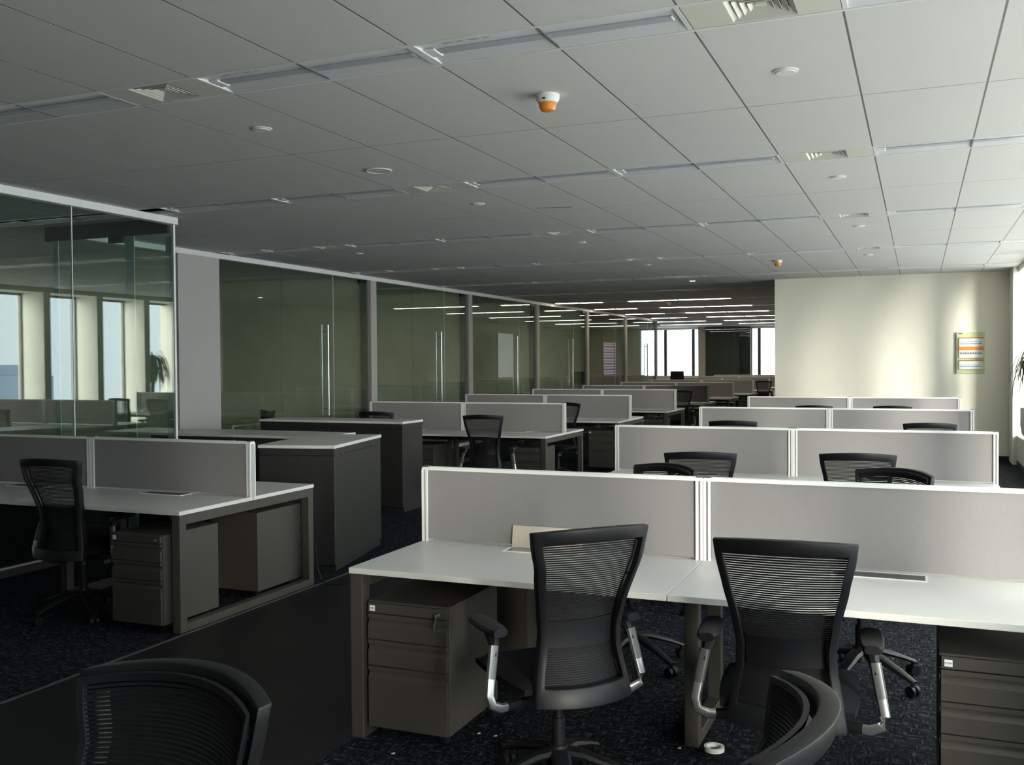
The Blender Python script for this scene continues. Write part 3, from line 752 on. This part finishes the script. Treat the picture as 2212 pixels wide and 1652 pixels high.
    # arms: pad, bracket, upright, polished foot
    for s in (-1, 1):
        pad = MB(); vs = []; prof = [(-.115, .026), (-.105, .034), (-.06, .040), (.04, .043), (.11, .038), (.125, .028)]
        for y, w in prof:
            for k in range(10):
                t = 2*math.pi*k/10; vs.append((s*.275+w*math.copysign(abs(math.cos(t))**.7, math.cos(t)), y+.02, .652+.016*math.copysign(abs(math.sin(t))**.7, math.sin(t))))
        fs = [(j*10+k, j*10+(k+1) % 10, (j+1)*10+(k+1) % 10, (j+1)*10+k) for j in range(len(prof)-1) for k in range(10)]
        fs += [tuple(range(9, -1, -1)), tuple((len(prof)-1)*10+k for k in range(10))]
        pm = pad.add(vs, fs).mesh('armrest_pad', 'black_plastic', smooth=True)
        up = MB().tube([(s*.275, -.005, .64), (s*.280, -.045, .60), (s*.290, -.060, .56)], [.028, .020, .016], 8).mesh('arm_bracket', 'black_plastic', smooth=True)
        us = MB().tube([(s*.284, -.055, .60), (s*.305, -.075, .485)], .013, 8, 1.5).mesh('arm_upright', 'grey_metal', smooth=True)
        ft = MB().tube([(s*.305, -.075, .485), (s*.315, -.085, .43), (s*.305, -.090, .395), (s*.27, -.085, .378), (s*.235, -.077, .378)], .012, 8, 1.5).mesh('arm_foot', 'polished_metal', smooth=True)
        ab = MB().tube([(s*.245, -.079, .378), (s*.16, -.06, .380), (s*.07, -.05, .388)], .014, 8, 1.4).mesh('arm_bar', 'black_plastic', smooth=True)
        P.append(('armrest', pm, None, [('arm_bar', ab), ('arm_bracket', up), ('arm_upright', us), ('arm_foot', ft)]))
    # five-star base with twin-wheel casters
    P.append(('base_hub', MB().cyl(0, 0, .100, .178, .050, .036, n=16).mesh('base_hub', 'black_plastic', smooth=True)))
    for k in range(5):
        a = 2*math.pi*k/5+math.pi/2+.3; ca, sa = math.cos(a), math.sin(a)
        leg = MB().tube([(ca*.02, sa*.02, .150), (ca*.10, sa*.10, .143), (ca*.22, sa*.22, .105), (ca*.315, sa*.315, .068)], [.040, .036, .028, .020], 8, .5)
        cs = MB(); cxx, cyy = ca*.305, sa*.305
        tx, ty = -sa, ca
        for sgn in (-1, 1):
            for k2 in (0,):
                c0 = Vector((cxx+tx*sgn*.017, cyy+ty*sgn*.017, .0265)); n = 12
                vs = []
                for dd in (-.009, .009):
                    for i in range(n):
                        t = 2*math.pi*i/n; vs.append(c0+Vector((tx, ty, 0))*dd+Vector((ca, sa, 0))*.0265*math.cos(t)+Vector((0, 0, 1))*.0265*math.sin(t))
                cs.add(vs, [tuple(range(n)), tuple(range(n, 2*n))]+[(i, (i+1) % n, n+(i+1) % n, n+i) for i in range(n)])
        cs.cyl(cxx, cyy, .03, .066, .010, n=8)
        P.append(('base_leg', leg.mesh('base_leg', 'black_plastic', smooth=True), None, [('caster', cs.mesh('caster', 'black_plastic', smooth=True))]))
    return P
CHAIR = chair_parts()
def chair(lb, bx, by, rz):
    """bx, by: middle of the top of the backrest"""
    d = .315
    x = bx-math.sin(rz)*d; y = by+math.cos(rz)*d
    return spawn('task_chair', lb, 'chair', CHAIR, (x, y, 0), rz, 'black mesh task chairs')
chair('black mesh task chair turned left at the nearest desk, beside the keyed pedestal', -1.035, 3.255, R(46))
chair('black mesh task chair squarely in front of the nearest right-hand desk', -.40, 3.23, R(4))
chair('black mesh task chair in the bottom left corner, only its back top visible', -1.265, 1.46, R(174))
chair('black mesh task chair at the bottom right, its curved back seen from above', -.17, 1.685, R(92))
chair('dark task chair at the near left desk beside the pedestal', -4.99, 4.47, R(4))
chair('task chair tucked in behind the nearest screen, left one', -1.27, 5.36, R(149))
chair('task chair tucked in behind the nearest screen, right one', -.09, 5.50, R(145))
chair('black task chair before the second right-row screen, left one', -1.275, 6.17, R(12))
chair('black task chair before the second right-row screen, right one', -.345, 6.38, R(5))
chair('task chair before the third right-row screen, left one', -1.65, 9.49, R(5))
chair('task chair before the third right-row screen, right one', .10, 9.62, R(5))
chair('task chair before the last right-row screen, left one', -1.23, 12.95, R(0))
chair('task chair before the last right-row screen, right one', -.30, 13.05, R(0))
chair('dark task chair at the front of the pod behind the long cabinet', -4.43, 9.80, R(10))
chair('task chair half hidden behind the farthest cabinet', -5.98, 10.12, R(0))
chair('task chair behind the right end of the pod beyond the cabinets', -4.56, 12.98, R(176))
chair('task chair behind the right end of the third left-row pod', -4.30, 19.05, R(180))
chair('far task chair at the right end of a left-row pod under the lit lights', -4.02, 28.2, R(180))

# visitor chair and table inside the first glass office
vc = [('backrest', MB().add([(-.22, -.2, .70), (-.12, -.23, .68), (.12, -.23, .68), (.22, -.2, .70), (.24, -.215, .95), (.11, -.25, .925), (-.11, -.25, .925), (-.24, -.215, .95),
                       (-.22, -.18, .70), (-.12, -.21, .68), (.12, -.21, .68), (.22, -.18, .70), (.24, -.195, .95), (.11, -.23, .925), (-.11, -.23, .925), (-.24, -.195, .95)],
        [(0,1,6,7), (1,2,5,6), (2,3,4,5), (15,14,9,8), (14,13,10,9), (13,12,11,10), (7,6,14,15), (6,5,13,14), (5,4,12,13), (0,8,9,1), (1,9,10,2), (2,10,11,3), (0,7,15,8), (3,11,12,4)]).mesh('backrest', 'black_plastic')),
      ('seat', MB().box(-.23, .23, -.2, .22, .42, .46).mesh('seat', 'black_fabric', bevel=.01))]
for sx_ in (-1, 1):
    for y in (-.2, .2): vc.append(('leg', MB().tube([(sx_*.21, y, .43), (sx_*.23, y*1.1, 0)], .012, 8).mesh('leg', 'grey_metal')))
    vc.append(('back_stay', MB().tube([(sx_*.20, -.19, .43), (sx_*.2, -.2, .72)], .012, 8).mesh('back_stay', 'black_plastic')))
spawn('visitor_chair', 'low black visitor chair behind the first office glass', 'chair', vc, (-8.95, 11.75, 0), R(150))
tb_ = [('table_top', MB().box(-.6, .6, -.4, .4, .715, .74).mesh('table_top', 'wood_edge_cream', bevel=.003))]
for sx_ in (-1, 1):
    for y in (-1, 1): tb_.append(('leg', MB().box(sx_*.56-.02, sx_*.56+.02, y*.36-.02, y*.36+.02, 0, .715).mesh('leg', 'aluminium')))
spawn('office_table', 'small table with pale legs inside the first glass office', 'table', tb_, (-9.75, 11.9, 0), 0)

# ------------------------------------------------------------------ wall rack, plant, small things
def brochure():
    P = [('board', MB().box(0, .41, -.014, 0, 0, .665).mesh('board', 'pale_green_board', bevel=.002)),
         ('side_return', MB().box(-.006, .0, -.05, 0, 0, .665).mesh('side_return', 'grey_trim'))]
    P.append(('logo', MB().box(.02, .085, -.0155, -.014, .640, .650).box(.03, .075, -.0155, -.014, .632, .638).mesh('logo', 'dark_print')))
    P.append(('emblem', MB().box(.375, .385, -.0155, -.014, .03, .04).mesh('emblem', 'dark_print')))
    for i, (z, oh, mat) in enumerate(((.435, .015, 'brown_board'), (.255, .060, 'orange_plastic'), (.070, .018, 'brown_board'))):
        hgt = .130 if i != 1 else .118
        pk = MB().box(.03, .385, -.040, -.036, z, z+hgt).box(.03, .034, -.040, -.014, z, z+hgt).box(.381, .385, -.040, -.014, z, z+hgt).box(.03, .385, -.040, -.014, z-.003, z).mesh('pocket', 'white_paper')
        hd = MB().box(.028, .390, -.046, -.014, z+hgt, z+hgt+oh).mesh('header_bar', mat)
        ln = MB()
        if i == 0:
            ln.box(.045, .31, -.042, -.0402, z+.072, z+.079).box(.32, .36, -.042, -.0402, z+.058, z+.065)
        else:
            for k in range(9): ln.box(.045+k*.037, .045+k*.037+.022, -.042, -.0402, z+.062 if i == 2 else z+.078, z+.070 if i == 2 else z+.090)
        bl = MB().box(.045, .365, -.042, -.0402, z+.035 if i != 1 else z+.055, z+.050 if i != 1 else z+.068).mesh('blue_line', 'blue_print' if i != 1 else 'dark_print')
        P.append(('pocket', pk, None, [('header_bar', hd), ('text_line', ln.mesh('text_line', 'dark_print')), ('blue_line', bl)]))
    return P
spawn('brochure_rack', 'pale green brochure rack with three orange-topped pockets on the cream wall', 'rack', brochure(), (.57, 17.42, 1.39))

random.seed(4)
pl = link('potted_plant', None, loc=(1.60, 15.98, .45)); tag(pl, 'drooping leafy plant in a white bowl pot by the window column', 'plant')
link('pot', MB().lathe([(.12, 0), (.17, .02), (.215, .08), (.235, .20), (.235, .46), (.215, .46), (.21, .42), (0, .42)], 28).mesh('pot', 'white_plastic', smooth=True), pl)
link('soil', MB().cyl(0, 0, .41, .43, .205, n=20).mesh('soil', 'soil'), pl)
link('trunk', MB().tube([(0, 0, .42), (.02, .01, .7), (-.02, 0, 1.05), (0, .02, 1.25)], [.04, .032, .028, .02], 10).mesh('trunk', 'plant_stem', smooth=True), pl)
for k in range(110):
    a = random.uniform(0, 2*math.pi); rch = random.uniform(.22, .40); rise = random.uniform(.04, .22); drop = random.uniform(.35, .75)
    z0 = random.uniform(1.0, 1.28); w = random.uniform(.008, .014); vs = []; n = 9
    ca, sa = math.cos(a), math.sin(a)
    for i in range(n+1):
        t = i/n; rr_ = rch*math.sin(min(1, t*1.25)*math.pi/2); z = z0+rise*math.sin(math.pi*min(1, t*1.6))-drop*max(0, t-.25)**1.4
        ww = w*(1-t)**.5*(.4+1.2*min(1, t*4)); ww = max(ww, .0012)
        vs += [(ca*rr_-sa*ww, sa*rr_+ca*ww, z), (ca*rr_, sa*rr_, z+.004), (ca*rr_+sa*ww, sa*rr_-ca*ww, z), (ca*rr_, sa*rr_, z-.001)]
    fs = []
    for i in range(n):
        b = i*4
        for q in range(4): fs.append((b+q, b+(q+1) % 4, b+4+(q+1) % 4, b+4+q))
    link('leaf', MB().add(vs, fs).mesh('leaf', 'leaf_green', smooth=True), pl)

# papers and boards seen in the office glass
tag(link('paper_sheet', MB().box(GXW+.007, GXW+.010, 18.98, 19.78, 1.30, 2.24).mesh('paper_sheet', 'pale_notice')), 'pale notice sheet on the third office door glass', 'notice')
tag(link('striped_sheet', MB().box(GXW+.008, GXW+.012, 26.45, 27.65, 1.22, 2.16).mesh('striped_sheet', 'striped_print')), 'red white and blue striped sheet in a far office', 'sheet')
tag(link('red_panel', MB().box(GXW-.9, GXW-.86, 28.75, 29.6, .9, 2.3).mesh('red_panel', 'red_board')), 'dark red panel inside the far glass office', 'panel')
mo = [('screen_back', MB().box(-.20, .20, -.02, .02, .20, .58).mesh('screen_back', 'black_plastic', bevel=.005)), ('stand', MB().box(-.03, .03, 0, .03, .01, .3).mesh('stand', 'black_plastic')), ('foot', MB().box(-.12, .12, -.08, .1, 0, .012).mesh('foot', 'black_plastic'))]
spawn('monitor', 'dark monitor standing before the far window', 'monitor', mo, (-6.66, 28.9, ZD), R(4))
n = 24
rg = MB()
vs = []
for (r_, z) in ((.042, 0), (.042, .018), (.030, .018), (.030, 0)):
    vs += [(r_*math.cos(2*math.pi*i/n), r_*math.sin(2*math.pi*i/n), z) for i in range(n)]
rg.add(vs, [(j*n+i, j*n+(i+1) % n, ((j+1) % 4)*n+(i+1) % n, ((j+1) % 4)*n+i) for j in range(4) for i in range(n)])
tag(link('tape_roll', rg.mesh('tape_roll', 'white_plastic', smooth=True), loc=(-.785, 4.06, .002)), 'white tape roll lying on the carpet under the nearest desk', 'tape roll')
for i, (x, y, lb) in enumerate(((-.93, 4.02, 'tiny white paper scrap beside the tape roll'), (-2.02, 3.53, 'tiny white scrap on the carpet near the keyed pedestal'), (-1.78, 3.86, 'tiny white scrap on the carpet left of the turned chair'), (-1.70, 3.86, 'tiny white scrap on the carpet closest to the turned chair base'))):
    s = MB().add([(0, 0, 0), (.014, .003, 0), (.012, .012, .003), (.002, .010, .001), (0, 0, .002), (.014, .003, .002), (.012, .012, .005), (.002, .010, .003)], [(0,3,2,1), (4,5,6,7), (0,1,5,4), (1,2,6,5), (2,3,7,6), (3,0,4,7)])
    tag(link('paper_scrap', s.mesh('paper_scrap', 'white_paper'), loc=(x, y, .002)), lb, 'scrap', 'paper scraps on the floor')
cb = MB().tube([(-4.13, 6.12, .30), (-4.12, 6.13, .12), (-4.08, 6.12, .03), (-4.02, 6.08, .008), (-3.96, 6.10, .008), (-3.88, 6.17, .008)], .005, 6)
tag(link('floor_cable', cb.mesh('floor_cable', 'black_plastic', smooth=True)), 'thin cable trailing to the aisle behind the near left desk', 'cable')
